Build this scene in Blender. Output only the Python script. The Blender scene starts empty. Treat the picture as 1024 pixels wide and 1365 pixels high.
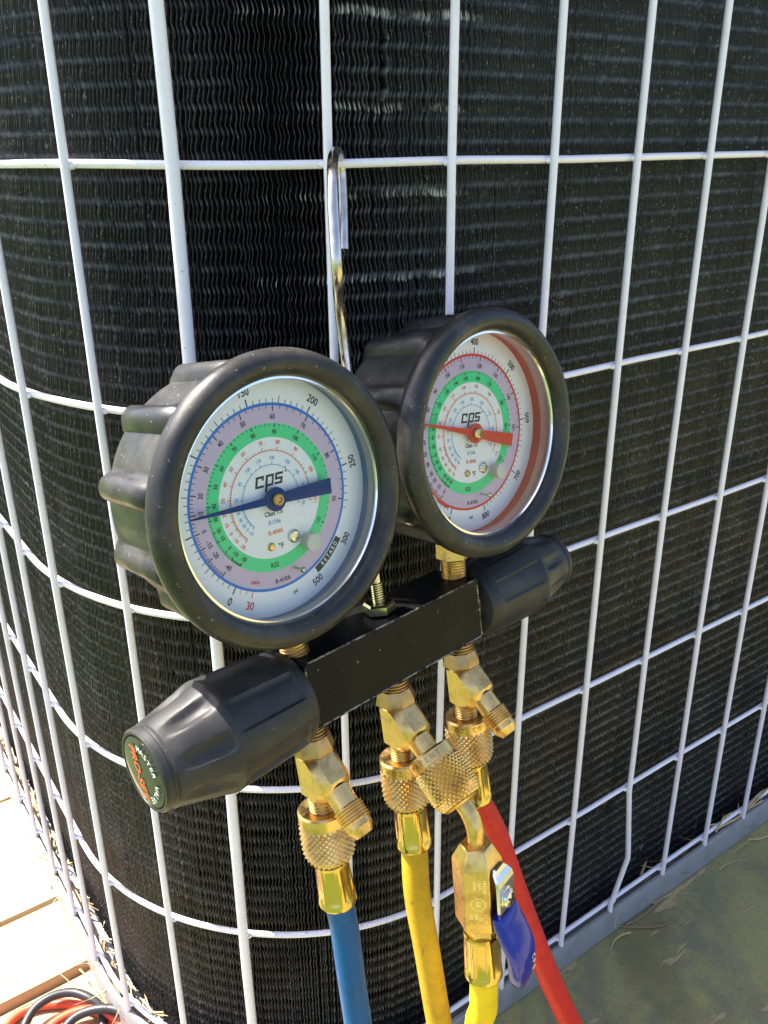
import bpy, bmesh, math, random
import numpy as np
from mathutils import Matrix, Vector

random.seed(7)
rng = np.random.default_rng(7)
scene = bpy.context.scene
COL = scene.collection
ZO = 0.538                      # height of the top guard ring above the deck

# ------------------------------------------------------------------ camera
CAM = np.array([-0.25964, -0.29744, 0.00759 + ZO])
MC = np.array([[0.81298, -0.58225, -0.00702], [-0.23169, -0.31241, -0.92126], [0.53421, 0.75059, -0.38888]])
FPX = 1169.07
cam = bpy.data.cameras.new('camera')
cam.sensor_fit = 'VERTICAL'
cam.sensor_height = 36.0
cam.lens = 36.0 * FPX / 1365.0
cam.clip_start = 0.01
cam.clip_end = 2000
cam_o = bpy.data.objects.new('camera', cam)
COL.objects.link(cam_o)
rot = Matrix(((MC[0][0], -MC[1][0], -MC[2][0]), (MC[0][1], -MC[1][1], -MC[2][1]), (MC[0][2], -MC[1][2], -MC[2][2])))
cam_o.matrix_world = Matrix.Translation(CAM) @ rot.to_4x4()
scene.camera = cam_o

# ------------------------------------------------------------------ light
SUN_AZ, SUN_EL = math.radians(-31), math.radians(59)    # azimuth from +Y, negative towards -X
world = bpy.data.worlds.new('World')
scene.world = world
world.use_nodes = True
wn = world.node_tree.nodes
wl = world.node_tree.links
for n_ in list(wn):
    wn.remove(n_)
sky = wn.new('ShaderNodeTexSky')
sky.sky_type = 'NISHITA'
sky.sun_disc = False
sky.sun_elevation = SUN_EL
sky.sun_rotation = SUN_AZ
sky.air_density = 0.75
sky.dust_density = 3.0
sky.ozone_density = 0.8
bg = wn.new('ShaderNodeBackground')
bg.inputs['Strength'].default_value = 0.12
wo = wn.new('ShaderNodeOutputWorld')
wl.new(sky.outputs[0], bg.inputs[0])
wl.new(bg.outputs[0], wo.inputs[0])
sun = bpy.data.lights.new('sun', 'SUN')
sun.energy = 4.5
sun.angle = math.radians(0.53)
sun.color = (1.0, 0.95, 0.87)
sun_o = bpy.data.objects.new('sun', sun)
COL.objects.link(sun_o)
sdir = Vector((math.sin(SUN_AZ) * math.cos(SUN_EL), math.cos(SUN_AZ) * math.cos(SUN_EL), math.sin(SUN_EL)))
sun_o.rotation_euler = sdir.to_track_quat('Z', 'Y').to_euler()
vs = scene.view_settings
vs.view_transform = 'Standard'
vs.look = 'None'
vs.exposure = 1.92
vs.gamma = 1.0
vs.use_curve_mapping = False
scene.cycles.max_bounces = 10
scene.cycles.transparent_max_bounces = 16
scene.cycles.use_denoising = True
scene.cycles.sample_clamp_indirect = 8.0


# ------------------------------------------------------------------ materials
class Mat:
    def __init__(self, name, color, rough=0.5, metal=0.0, spec=0.5):
        self.m = bpy.data.materials.new(name)
        self.m.use_nodes = True
        self.nt = self.m.node_tree
        self.N, self.L = self.nt.nodes, self.nt.links
        self.b = self.N['Principled BSDF']
        self.b.inputs['Base Color'].default_value = (*color, 1)
        self.b.inputs['Roughness'].default_value = rough
        self.b.inputs['Metallic'].default_value = metal
        self.b.inputs['Specular IOR Level'].default_value = spec
        self.col = None
        self.color = color
        self.tc = None

    def coord(self, scale=(1, 1, 1)):
        if self.tc is None:
            self.tc = self.N.new('ShaderNodeTexCoord')
        mp = self.N.new('ShaderNodeMapping')
        mp.inputs['Scale'].default_value = scale
        self.L.new(self.tc.outputs['Object'], mp.inputs[0])
        return mp.outputs[0]

    def noise(self, scale, detail=4.0, rough=0.55, stretch=(1, 1, 1), dist=0.0):
        n = self.N.new('ShaderNodeTexNoise')
        n.inputs['Scale'].default_value = scale
        n.inputs['Detail'].default_value = detail
        n.inputs['Roughness'].default_value = rough
        n.inputs['Distortion'].default_value = dist
        self.L.new(self.coord(stretch), n.inputs['Vector'])
        return n.outputs['Fac']

    def ramp(self, fac, a, b, va=0.0, vb=1.0):
        r = self.N.new('ShaderNodeMapRange')
        r.interpolation_type = 'SMOOTHSTEP'
        r.inputs['From Min'].default_value = a
        r.inputs['From Max'].default_value = b
        r.inputs['To Min'].default_value = va
        r.inputs['To Max'].default_value = vb
        self.L.new(fac, r.inputs['Value'])
        return r.outputs['Result']

    def math(self, op, a, b=None):
        n = self.N.new('ShaderNodeMath')
        n.operation = op
        for i, v in enumerate((a, b)):
            if v is None:
                continue
            if isinstance(v, (int, float)):
                n.inputs[i].default_value = v
            else:
                self.L.new(v, n.inputs[i])
        return n.outputs[0]

    def mixcol(self, fac, color):
        n = self.N.new('ShaderNodeMix')
        n.data_type = 'RGBA'
        if isinstance(fac, (int, float)):
            n.inputs['Factor'].default_value = fac
        else:
            self.L.new(fac, n.inputs['Factor'])
        if self.col is None:
            n.inputs['A'].default_value = (*self.color, 1)
        else:
            self.L.new(self.col, n.inputs['A'])
        n.inputs['B'].default_value = (*color, 1)
        self.col = n.outputs['Result']
        self.L.new(self.col, self.b.inputs['Base Color'])
        return self

    def set(self, inp, out):
        self.L.new(out, self.b.inputs[inp])
        return self

    def bump(self, h, strength=0.3, dist=0.001):
        n = self.N.new('ShaderNodeBump')
        n.inputs['Strength'].default_value = strength
        n.inputs['Distance'].default_value = dist
        self.L.new(h, n.inputs['Height'])
        self.L.new(n.outputs[0], self.b.inputs['Normal'])
        return self


MATS = {}


def M_(k):
    return MATS[k].m


def flat(name, color, rough=0.5, metal=0.0, spec=0.5):
    MATS[name] = Mat(name, color, rough, metal, spec)
    return MATS[name]


# rubber of gauge boots and knobs: black with pale dust and scuffs
m = flat('rubber', (0.012, 0.012, 0.0125), 0.42, 0.0, 0.42)
d = m.ramp(m.noise(45, 6, 0.65), 0.42, 0.75)
m.mixcol(m.math('MULTIPLY', d, 0.6), (0.085, 0.075, 0.058))
sp = m.ramp(m.noise(620, 2, 0.5), 0.70, 0.74)
m.mixcol(m.math('MULTIPLY', sp, 0.6), (0.26, 0.23, 0.19))
sc_ = m.ramp(m.noise(90, 4, 0.6, (1, 1, 0.12), 1.5), 0.70, 0.74)
m.mixcol(m.math('MULTIPLY', sc_, 0.45), (0.2, 0.19, 0.17))
m.set('Roughness', m.ramp(m.noise(60, 4), 0.3, 0.75, 0.28, 0.60))
m.bump(m.noise(900, 3), 0.12, 0.0004)

m = flat('knob_plastic', (0.021, 0.020, 0.020), 0.33, 0.0, 0.36)
d = m.ramp(m.noise(60, 5, 0.6), 0.45, 0.8)
m.mixcol(m.math('MULTIPLY', d, 0.6), (0.075, 0.066, 0.055))
sp = m.ramp(m.noise(700, 2, 0.5), 0.72, 0.76)
m.mixcol(m.math('MULTIPLY', sp, 0.5), (0.24, 0.21, 0.17))
m.set('Roughness', m.ramp(m.noise(70, 4), 0.3, 0.75, 0.36, 0.58))
m.bump(m.noise(1100, 3), 0.08, 0.0003)

m = flat('black_anodised', (0.006, 0.006, 0.006), 0.28, 0.0, 0.10)
sp = m.ramp(m.noise(420, 3, 0.6), 0.705, 0.735)
m.mixcol(m.math('MULTIPLY', sp, 0.7), (0.34, 0.31, 0.27))
d = m.ramp(m.noise(30, 5, 0.6), 0.45, 0.8)
m.mixcol(m.math('MULTIPLY', d, 0.2), (0.03, 0.025, 0.022))
m.set('Roughness', m.ramp(m.noise(40, 5), 0.3, 0.7, 0.2, 0.42))

m = flat('worn_edge', (0.32, 0.29, 0.25), 0.4, 0.6)
m.mixcol(m.ramp(m.noise(300, 4, 0.7), 0.42, 0.58), (0.012, 0.012, 0.012))

# aluminium fins painted black, dust on the edges, rows of bright glints painted into the colour
m = flat('fin', (0.013, 0.0128, 0.0132), 0.34, 0.0, 0.3)
d = m.ramp(m.noise(26, 6, 0.7), 0.40, 0.75)
m.mixcol(m.math('MULTIPLY', d, 0.5), (0.042, 0.040, 0.040))
ge = m.N.new('ShaderNodeNewGeometry')
sn = m.N.new('ShaderNodeSeparateXYZ')
m.L.new(ge.outputs['Normal'], sn.inputs[0])
dust_light = m.math('MULTIPLY', m.ramp(sn.outputs['Z'], 0.03, 0.2), m.ramp(m.noise(38, 5, 0.7), 0.3, 0.7, 0.25, 1.0))  # upward facets paler: settled dust plus caught skylight put into the colour
m.mixcol(m.math('MULTIPLY', dust_light, 0.85), (0.215, 0.205, 0.205))
sp = m.ramp(m.noise(520, 3, 0.65), 0.60, 0.70)
m.mixcol(m.math('MULTIPLY', sp, 0.65), (0.26, 0.25, 0.23))
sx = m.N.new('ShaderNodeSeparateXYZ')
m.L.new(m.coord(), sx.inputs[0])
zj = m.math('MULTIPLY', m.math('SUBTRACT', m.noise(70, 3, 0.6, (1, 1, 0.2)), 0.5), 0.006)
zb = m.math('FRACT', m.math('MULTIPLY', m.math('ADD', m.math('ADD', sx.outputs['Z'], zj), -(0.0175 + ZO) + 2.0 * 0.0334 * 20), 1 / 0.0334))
glint_band = m.math('MULTIPLY', m.ramp(zb, 0.02, 0.06), m.ramp(zb, 0.16, 0.08))
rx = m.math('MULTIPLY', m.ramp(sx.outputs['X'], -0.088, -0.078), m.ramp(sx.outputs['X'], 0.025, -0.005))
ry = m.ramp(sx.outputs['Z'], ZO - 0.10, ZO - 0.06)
msk = m.math('MULTIPLY', m.math('MULTIPLY', glint_band, rx), m.math('MULTIPLY', ry, m.ramp(m.noise(420, 3, 0.6, (1, 1, 0.3)), 0.40, 0.58)))
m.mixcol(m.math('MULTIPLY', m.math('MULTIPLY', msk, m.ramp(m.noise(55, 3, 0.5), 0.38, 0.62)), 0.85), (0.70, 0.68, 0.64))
vs_ = m.ramp(m.noise(130, 3, 0.5, (1, 1, 0.05)), 0.735, 0.77)
m.mixcol(m.math('MULTIPLY', vs_, 0.5), (0.2, 0.19, 0.17))
m.set('Roughness', m.ramp(m.noise(50, 4), 0.3, 0.7, 0.32, 0.52))

flat('coil_dark', (0.006, 0.006, 0.006), 0.8)
m = flat('tube_copper', (0.006, 0.005, 0.005), 0.8, 0.0, 0.1)
m.mixcol(m.ramp(m.noise(120, 4), 0.4, 0.7), (0.004, 0.004, 0.004))

# plastic coated guard wire
m = flat('wire_white', (0.81, 0.77, 0.84), 0.38)
d = m.ramp(m.noise(70, 5, 0.65), 0.48, 0.78)
m.mixcol(m.math('MULTIPLY', d, 0.3), (0.52, 0.49, 0.47))
sp = m.ramp(m.noise(330, 3, 0.6), 0.705, 0.74)
m.mixcol(m.math('MULTIPLY', sp, 0.7), (0.22, 0.14, 0.08))
m.bump(m.noise(500, 3), 0.15, 0.0004)

m = flat('pan_steel', (0.27, 0.275, 0.28), 0.5, 0.15)
d = m.ramp(m.noise(55, 6, 0.7), 0.42, 0.7)
m.mixcol(m.math('MULTIPLY', d, 0.5), (0.17, 0.165, 0.15))
sp = m.ramp(m.noise(300, 3, 0.6), 0.69, 0.74)
m.mixcol(m.math('MULTIPLY', sp, 0.7), (0.09, 0.07, 0.05))

# brass
m = flat('brass', (0.75, 0.50, 0.19), 0.24, 1.0)
d = m.ramp(m.noise(110, 5, 0.65), 0.45, 0.75)
m.mixcol(m.math('MULTIPLY', d, 0.75), (0.38, 0.21, 0.08))
sp = m.ramp(m.noise(700, 3, 0.65), 0.62, 0.70)
m.mixcol(m.math('MULTIPLY', sp, 0.6), (0.20, 0.12, 0.05))
m.set('Roughness', m.ramp(m.noise(160, 5), 0.3, 0.75, 0.24, 0.46))
m.bump(m.noise(700, 3), 0.06, 0.0003)
m = flat('brass_tarnish', (0.46, 0.29, 0.13), 0.36, 1.0)
d = m.ramp(m.noise(160, 5, 0.65), 0.42, 0.72)
m.mixcol(m.math('MULTIPLY', d, 0.7), (0.22, 0.13, 0.06))
m = flat('brass_plate', (0.66, 0.47, 0.13), 0.20, 1.0)
d = m.ramp(m.noise(120, 5, 0.65), 0.45, 0.75)
m.mixcol(m.math('MULTIPLY', d, 0.5), (0.42, 0.30, 0.08))
flat('stamp_bright', (0.95, 0.80, 0.45), 0.35, 1.0)
m = flat('zinc', (0.66, 0.64, 0.60), 0.2, 1.0)
d = m.ramp(m.noise(120, 5, 0.65), 0.42, 0.72)
m.mixcol(m.math('MULTIPLY', d, 0.4), (0.40, 0.36, 0.28))
m = flat('hook_steel', (0.60, 0.55, 0.50), 0.16, 1.0)
d = m.ramp(m.noise(110, 5, 0.65), 0.42, 0.70)
m.mixcol(m.math('MULTIPLY', d, 0.6), (0.34, 0.25, 0.18))
m.set('Roughness', m.ramp(m.noise(200, 5), 0.3, 0.75, 0.12, 0.36))
m = flat('nut_zinc', (0.66, 0.60, 0.34), 0.2, 1.0)

def hosemat(name, c, dirt):
    m = flat(name, c, 0.36)
    d = m.ramp(m.noise(150, 6, 0.75), 0.42, 0.72)
    m.mixcol(m.math('MULTIPLY', d, 0.6), dirt)
    m.b.inputs['Specular IOR Level'].default_value = 0.22
    sp = m.ramp(m.noise(420, 3, 0.6, (1, 1, 0.5)), 0.64, 0.72)
    m.mixcol(m.math('MULTIPLY', sp, 0.5), tuple(x * 0.35 for x in dirt))
    m.set('Roughness', m.ramp(m.noise(80, 4), 0.3, 0.75, 0.3, 0.5))
    m.bump(m.noise(500, 3), 0.08, 0.0004)
hosemat('hose_blue', (0.002, 0.085, 0.23), (0.004, 0.06, 0.15))
hosemat('hose_yellow', (0.60, 0.36, 0.02), (0.36, 0.20, 0.02))
hosemat('hose_yellow_bright', (0.85, 0.58, 0.012), (0.70, 0.42, 0.012))
hosemat('hose_red', (0.62, 0.028, 0.022), (0.40, 0.016, 0.014))
m = flat('grip_blue', (0.003, 0.013, 0.25), 0.14)
m.mixcol(m.math('MULTIPLY', m.ramp(m.noise(120, 4), 0.5, 0.75), 0.4), (0.01, 0.012, 0.14))

# dial prints
flat('dial_white', (0.88, 0.88, 0.87), 0.45)
flat('ring_green', (0.06, 0.70, 0.27), 0.45)
flat('ring_lavender', (0.60, 0.47, 0.61), 0.45)
flat('ring_blue', (0.005, 0.17, 0.62), 0.45)
flat('ring_red', (0.70, 0.03, 0.025), 0.45)
flat('ink', (0.02, 0.02, 0.022), 0.5)
flat('ink_orange', (0.75, 0.18, 0.06), 0.5)
flat('ink_red', (0.70, 0.03, 0.03), 0.5)
flat('ink_cyan', (0.16, 0.42, 0.66), 0.5)
flat('needle_blue', (0.001, 0.032, 0.18), 0.5, 0, 0.2)
flat('needle_red', (0.66, 0.035, 0.018), 0.4)
flat('wall_blue', (0.10, 0.20, 0.36), 0.35)
flat('wall_red', (0.62, 0.07, 0.045), 0.4)
flat('wall_pink', (0.68, 0.43, 0.39), 0.14, 0.3)
flat('wall_clear', (0.50, 0.46, 0.44), 0.12, 0.35)
flat('chrome', (0.82, 0.82, 0.80), 0.14, 1.0)
flat('plug_rubber', (0.62, 0.62, 0.54), 0.4)
flat('badge_black', (0.02, 0.02, 0.02), 0.06)
flat('badge_orange', (0.85, 0.09, 0.01), 0.3)
flat('badge_white', (0.62, 0.64, 0.62), 0.3)
flat('white_print', (0.75, 0.76, 0.78), 0.4)

# gauge glass: clear, Fresnel gloss, a few dust specks
m = Mat('glass', (1, 1, 1))
MATS['glass'] = m
N, L = m.N, m.L
tr = N.new('ShaderNodeBsdfTransparent')
gl = N.new('ShaderNodeBsdfGlossy')
gl.inputs['Roughness'].default_value = 0.03
df = N.new('ShaderNodeBsdfDiffuse')
df.inputs['Color'].default_value = (0.55, 0.53, 0.48, 1)
fr = N.new('ShaderNodeFresnel')
fr.inputs['IOR'].default_value = 1.30
mx = N.new('ShaderNodeMixShader')
L.new(fr.outputs[0], mx.inputs[0])
L.new(tr.outputs[0], mx.inputs[1])
L.new(gl.outputs[0], mx.inputs[2])
mx2 = N.new('ShaderNodeMixShader')
dust = m.math('ADD', m.math('MULTIPLY', m.ramp(m.noise(620, 2, 0.5), 0.735, 0.76), 0.35), m.math('ADD', m.math('MULTIPLY', m.ramp(m.noise(60, 4, 0.6), 0.45, 0.8), 0.05), m.math('MULTIPLY', m.ramp(m.noise(140, 3, 0.5, (1, 1, 0.06), 2.0), 0.70, 0.73), 0.12)))
L.new(dust, mx2.inputs[0])
L.new(mx.outputs[0], mx2.inputs[1])
L.new(df.outputs[0], mx2.inputs[2])
L.new(mx2.outputs[0], N['Material Output'].inputs['Surface'])

# deck timber
m = flat('deck_raw', (0.42, 0.31, 0.18), 0.75)
m.mixcol(m.ramp(m.noise(9, 6, 0.65, (0.5, 6, 1)), 0.35, 0.7), (0.40, 0.27, 0.14))
m.mixcol(m.math('MULTIPLY', m.ramp(m.noise(60, 5, 0.6, (0.06, 1, 1)), 0.55, 0.75), 0.6), (0.22, 0.13, 0.06))
m.mixcol(m.math('MULTIPLY', m.ramp(m.noise(7, 4), 0.45, 0.75), 0.5), (0.48, 0.42, 0.31))
m.bump(m.noise(60, 5, 0.6, (0.06, 1, 1)), 0.4, 0.002)
m = flat('deck_painted', (0.31, 0.275, 0.11), 0.65, 0.0, 0.3)
m.mixcol(m.ramp(m.noise(14, 6, 0.65), 0.42, 0.66), (0.20, 0.19, 0.11))
m.mixcol(m.math('MULTIPLY', m.ramp(m.noise(30, 6, 0.7), 0.5, 0.72), 0.7), (0.37, 0.32, 0.10))
m.mixcol(m.math('MULTIPLY', m.ramp(m.noise(9, 5, 0.6), 0.5, 0.7), 0.55), (0.10, 0.08, 0.045))
chip = m.ramp(m.noise(34, 5, 0.6, (0.38, 1.7, 1), 0.2), 0.62, 0.645)
m.mixcol(m.math('MULTIPLY', chip, 0.75), (0.46, 0.33, 0.17))
m.mixcol(m.math('MULTIPLY', m.ramp(m.noise(500, 3), 0.68, 0.73), 0.5), (0.22, 0.2, 0.14))
m.set('Roughness', m.ramp(m.noise(25, 5), 0.3, 0.7, 0.45, 0.75))
m.mixcol(m.math('MULTIPLY', m.ramp(m.noise(260, 4, 0.7), 0.56, 0.68), 0.55), (0.11, 0.095, 0.05))
m.bump(m.math('ADD', m.math('SUBTRACT', m.noise(70, 5, 0.6, (0.2, 1, 1)), chip), m.noise(420, 4, 0.7)), 0.55, 0.0012)
m = flat('lawn_green', (0.06, 0.105, 0.018), 0.8)
m.mixcol(m.ramp(m.noise(3, 8, 0.75), 0.4, 0.65), (0.095, 0.13, 0.028))
m = flat('straw', (0.50, 0.36, 0.17), 0.7)
m = flat('straw_brown', (0.23, 0.15, 0.08), 0.7)
flat('cable_black', (0.022, 0.02, 0.022), 0.42)
flat('cable_red', (0.70, 0.085, 0.03), 0.42)


# ------------------------------------------------------------------ mesh helpers
class MB:
    """collects geometry; build() links it as one mesh object"""
    def __init__(self, s=1.0):
        self.v, self.f, self.mi, self.s = [], [], [], s
        self.m = 0

    def add(self, vs, fs):
        o = len(self.v)
        self.v.extend([tuple(float(c) for c in p) for p in vs])
        self.f.extend([tuple(i + o for i in f) for f in fs])
        self.mi.extend([self.m] * len(fs))
        return self

    def mat(self, i):
        self.m = i
        return self

    def lathe(self, o, ax, prof, n=32, fn=None, cap0=False, cap1=False, ref=(0.123, 0.456, 0.77)):
        """prof = [(r, h)]; fn(theta, r, h, i) -> r"""
        o, ax = np.array(o, float), np.array(ax, float)
        ax = ax / np.linalg.norm(ax)
        u = np.array(ref, float)
        u = u - u @ ax * ax
        u /= np.linalg.norm(u)
        w = np.cross(ax, u)
        vs, fs = [], []
        for i, (r, h) in enumerate(prof):
            for k in range(n):
                t = 2 * math.pi * k / n
                rr = fn(t, r, h, i) if fn else r
                vs.append(o + ax * h + (u * math.cos(t) + w * math.sin(t)) * rr)
        for i in range(len(prof) - 1):
            for k in range(n):
                k2 = (k + 1) % n
                fs.append((i * n + k, i * n + k2, (i + 1) * n + k2, (i + 1) * n + k))
        if cap0:
            fs.append(tuple(range(n - 1, -1, -1)))
        if cap1:
            b = (len(prof) - 1) * n
            fs.append(tuple(range(b, b + n)))
        return self.add(vs, fs)

    def tube(self, pts, r, n=12, caps=True, flat_=None):
        pts = [np.array(p, float) for p in pts]
        m_ = len(pts)
        tang = []
        for i in range(m_):
            t = pts[min(i + 1, m_ - 1)] - pts[max(i - 1, 0)]
            tang.append(t / (np.linalg.norm(t) + 1e-12))
        u = np.cross(tang[0], (0.31, 0.22, 0.93))
        if np.linalg.norm(u) < 0.05:
            u = np.cross(tang[0], (1, 0, 0))
        u /= np.linalg.norm(u)
        vs, fs = [], []
        for i in range(m_):
            u = u - u @ tang[i] * tang[i]
            u /= np.linalg.norm(u)
            w = np.cross(tang[i], u)
            rr = r[i] if hasattr(r, '__len__') else r
            for k in range(n):
                t = 2 * math.pi * k / n
                vs.append(pts[i] + (u * math.cos(t) + w * math.sin(t)) * rr)
        for i in range(m_ - 1):
            for k in range(n):
                k2 = (k + 1) % n
                fs.append((i * n + k, i * n + k2, (i + 1) * n + k2, (i + 1) * n + k))
        if caps:
            fs.append(tuple(range(n - 1, -1, -1)))
            b = (m_ - 1) * n
            fs.append(tuple(range(b, b + n)))
        return self.add(vs, fs)

    def box(self, lo, hi):
        x0, y0, z0 = lo
        x1, y1, z1 = hi
        return self.add([(x0, y0, z0), (x1, y0, z0), (x1, y1, z0), (x0, y1, z0), (x0, y0, z1), (x1, y0, z1), (x1, y1, z1), (x0, y1, z1)],
                        [(3, 2, 1, 0), (4, 5, 6, 7), (0, 1, 5, 4), (1, 2, 6, 5), (2, 3, 7, 6), (3, 0, 4, 7)])

    def prism(self, a, b):
        """two matching rings of points"""
        n = len(a)
        fs = [tuple(range(n - 1, -1, -1)), tuple(range(n, 2 * n))]
        fs += [(i, (i + 1) % n, n + (i + 1) % n, n + i) for i in range(n)]
        return self.add(list(a) + list(b), fs)

    def build(self, name, mats, parent=None, smooth=True, angle=35, bevel=None, seg=2):
        me = bpy.data.meshes.new(name)
        vv = [(x * self.s, y * self.s, z * self.s) for x, y, z in self.v]
        me.from_pydata(vv, [], self.f)
        if isinstance(mats, str):
            mats = [mats]
        for k in mats:
            me.materials.append(M_(k))
        if len(mats) > 1:
            me.polygons.foreach_set('material_index', self.mi)
        bm = bmesh.new()
        bm.from_mesh(me)
        bmesh.ops.recalc_face_normals(bm, faces=bm.faces)
        bm.to_mesh(me)
        bm.free()
        if smooth:
            me.shade_smooth()
            me.set_sharp_from_angle(angle=math.radians(angle))
        ob = bpy.data.objects.new(name, me)
        COL.objects.link(ob)
        ob.parent = parent
        if bevel:
            md = ob.modifiers.new('bevel', 'BEVEL')
            md.width = bevel * self.s
            md.segments = seg
            md.limit_method = 'ANGLE'
            md.angle_limit = math.radians(30)
            md.harden_normals = False
        return ob


def thing(name, label, cat, group=None):
    o = bpy.data.objects.new(name, None)
    o.empty_display_size = 0.02
    COL.objects.link(o)
    return tag(o, label, cat, group)


def tag(o, label, cat, group=None, kind=None):
    o['label'] = label
    o['category'] = cat
    if group:
        o['group'] = group
    if kind:
        o['kind'] = kind
    return o


def struct(o, label, cat):
    o['kind'] = 'structure'
    o['label'] = label
    o['category'] = cat
    return o


def catmull(P, per=10):
    P = [np.array(p, float) for p in P]
    Q = [2 * P[0] - P[1]] + P + [2 * P[-1] - P[-2]]
    out = []
    for i in range(1, len(Q) - 2):
        for k in range(per):
            t = k / per
            a, b, c, d_ = Q[i - 1], Q[i], Q[i + 1], Q[i + 2]
            out.append(0.5 * (2 * b + (c - a) * t + (2 * a - 5 * b + 4 * c - d_) * t * t + (3 * b - a - 3 * c + d_) * t ** 3))
    out.append(P[-1])
    return out


_txt = {}


def text2d(s, size=1.0):
    """flat outline of a word, centred, as vertices and faces"""
    if s not in _txt:
        cu = bpy.data.curves.new('t', 'FONT')
        cu.body = s
        cu.size = 1.0
        cu.align_x = 'CENTER'
        cu.resolution_u = 3
        cu.offset = 0.018
        ob = bpy.data.objects.new('t', cu)
        COL.objects.link(ob)
        bpy.context.view_layer.update()
        dg = bpy.context.evaluated_depsgraph_get()
        me = ob.evaluated_get(dg).to_mesh()
        vs = np.array([v.co[:2] for v in me.vertices])
        fs = [tuple(p.vertices) for p in me.polygons]
        ob.evaluated_get(dg).to_mesh_clear()
        bpy.data.objects.remove(ob)
        bpy.data.curves.remove(cu)
        c = (vs.min(0) + vs.max(0)) / 2
        _txt[s] = (vs - c, fs)
    v, f = _txt[s]
    return v * size, f


# ------------------------------------------------------------------ condenser unit
R = 0.16715                       # corner radius of the guard
ARC = math.pi / 2 * R
U = {-6: -0.42016, -5: -0.37080, -4: -0.32227, -3: -0.27543, -2: -0.22422, -1: -0.17214, 0: -0.12559, 1: -0.06605, 2: -0.01311,
     3: 0.04430, 4: 0.10095, 5: 0.15630, 6: 0.21149, 7: 0.26447, 8: 0.31630}
for k in range(-7, -15, -1):
    U[k] = U[k + 1] - 0.0495
for k in range(9, 13):
    U[k] = U[k - 1] + 0.0525
ROWS = [ZO + z for z in (0.101, 0.0, -0.1010, -0.20152, -0.30255, -0.40502, -0.50927)]
UMIN, UMAX = -0.84, 0.545
ZTOP = ZO + 0.19


def path(u, inset=0.0):
    """point on the guard outline; inset > 0 goes into the unit; returns (x, y), outward normal, tangent"""
    if u >= 0:
        p, nn, tt = (u, 0.0), (0.0, -1.0), (1.0, 0.0)
    elif u > -ARC:
        th = -math.pi / 2 + u / R
        nn = (math.cos(th), math.sin(th))
        p = (R * nn[0], R + R * nn[1])
        tt = (-nn[1], nn[0])
    else:
        p, nn, tt = (-R, R + (-ARC - u)), (-1.0, 0.0), (0.0, -1.0)
    return np.array((p[0] - nn[0] * inset, p[1] - nn[1] * inset)), np.array(nn), np.array(tt)


def outline(inset, step=0.011):
    us = [UMIN]
    us += [UMIN + (-ARC - UMIN) * k / 2 for k in (1, 2)]
    us += [-ARC + ARC * k / 24 for k in range(1, 25)]
    us += [UMAX / 2, UMAX]
    return [path(u, inset)[0] for u in us]


unit = thing('condenser_unit', 'black finned outdoor condenser coil behind a white wire guard', 'air conditioner')

# fins, all in one mesh (many hundreds, a few pixels apart)
INS = 0.014
fin_u = []
u = UMIN
while u < UMAX:
    fin_u.append(u)
    pitch = 0.00150
    if -ARC < u < 0:
        e = min(1.0, min(-u, u + ARC) / 0.03)
        pitch = 0.00158 * (1 + 0.22 * e) * R / (R - INS)
    u += pitch * (1 + random.uniform(-0.13, 0.13))
zper = 0.0088
zs = np.arange(0.0105, ZTOP - 0.004, zper / 4)
K = len(zs)
V, Fq = [], []
base = 0
idx = np.arange(K - 1)
dents = [(rng.uniform(-0.45, 0.42), rng.uniform(0.02, ZTOP - 0.02), rng.uniform(0.001, 0.005), rng.uniform(0.002, 0.02), rng.normal(0, 0.0011)) for _ in range(170)]
seams = [(rng.uniform(-0.45, 0.42), rng.uniform(0.05, ZTOP), rng.uniform(0.02, 0.12), rng.choice((-1, 1)) * 0.0008) for _ in range(26)]
for i, u in enumerate(fin_u):
    p, nn, tt = path(u, INS)
    amp = 0.00058 * (1 + 0.25 * rng.normal() * 0.5)
    wob = 0.00022 * np.interp(zs, np.linspace(zs[0], zs[-1], 9), rng.normal(0, 1, 9))
    ps = rng.normal(0, 0.0004)
    ph = 2 * np.abs(2 * np.mod((zs + ps - zs[0]) / zper, 1.0) - 1) - 1
    off = ph * amp + wob + rng.normal(0, 0.00004, K)
    for du, dz, su, sz, am in dents:
        if abs(u - du) < 2.5 * su:
            off = off + am * math.exp(-((u - du) / su) ** 2) * np.exp(-((zs - dz) / sz) ** 2)
    for du, dz, sz, am in seams:
        if abs(u - du) < 0.0016:
            off = off + am * (np.abs(zs - dz) < sz)
    dep = rng.normal(0, 0.00025)
    th = 0.00011
    q = np.empty((K, 4, 3))
    for j, (dd, s) in enumerate(((dep, -1), (dep, 1), (0.010, -1), (0.010, 1))):
        q[:, j, 0] = p[0] - nn[0] * dd + tt[0] * (off + s * th)
        q[:, j, 1] = p[1] - nn[1] * dd + tt[1] * (off + s * th)
        q[:, j, 2] = zs + (0.0003 if dd < 0.005 else 0.0)
    V.append(q.reshape(-1, 3))
    a = base + idx * 4
    for x0, x1 in ((0, 1), (2, 0), (1, 3)):
        Fq.append(np.stack([a + x0, a + x1, a + 4 + x1, a + 4 + x0], 1))
    base += 4 * K
V = np.concatenate(V)
Fq = np.concatenate(Fq)
me = bpy.data.meshes.new('coil_fins')
me.vertices.add(len(V))
me.vertices.foreach_set('co', V.ravel())
me.loops.add(Fq.size)
me.loops.foreach_set('vertex_index', Fq.ravel().astype(np.int32))
me.polygons.add(len(Fq))
me.polygons.foreach_set('loop_start', np.arange(0, Fq.size, 4, dtype=np.int32))
me.update(calc_edges=True)
me.shade_smooth()
me.materials.append(M_('fin'))
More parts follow.
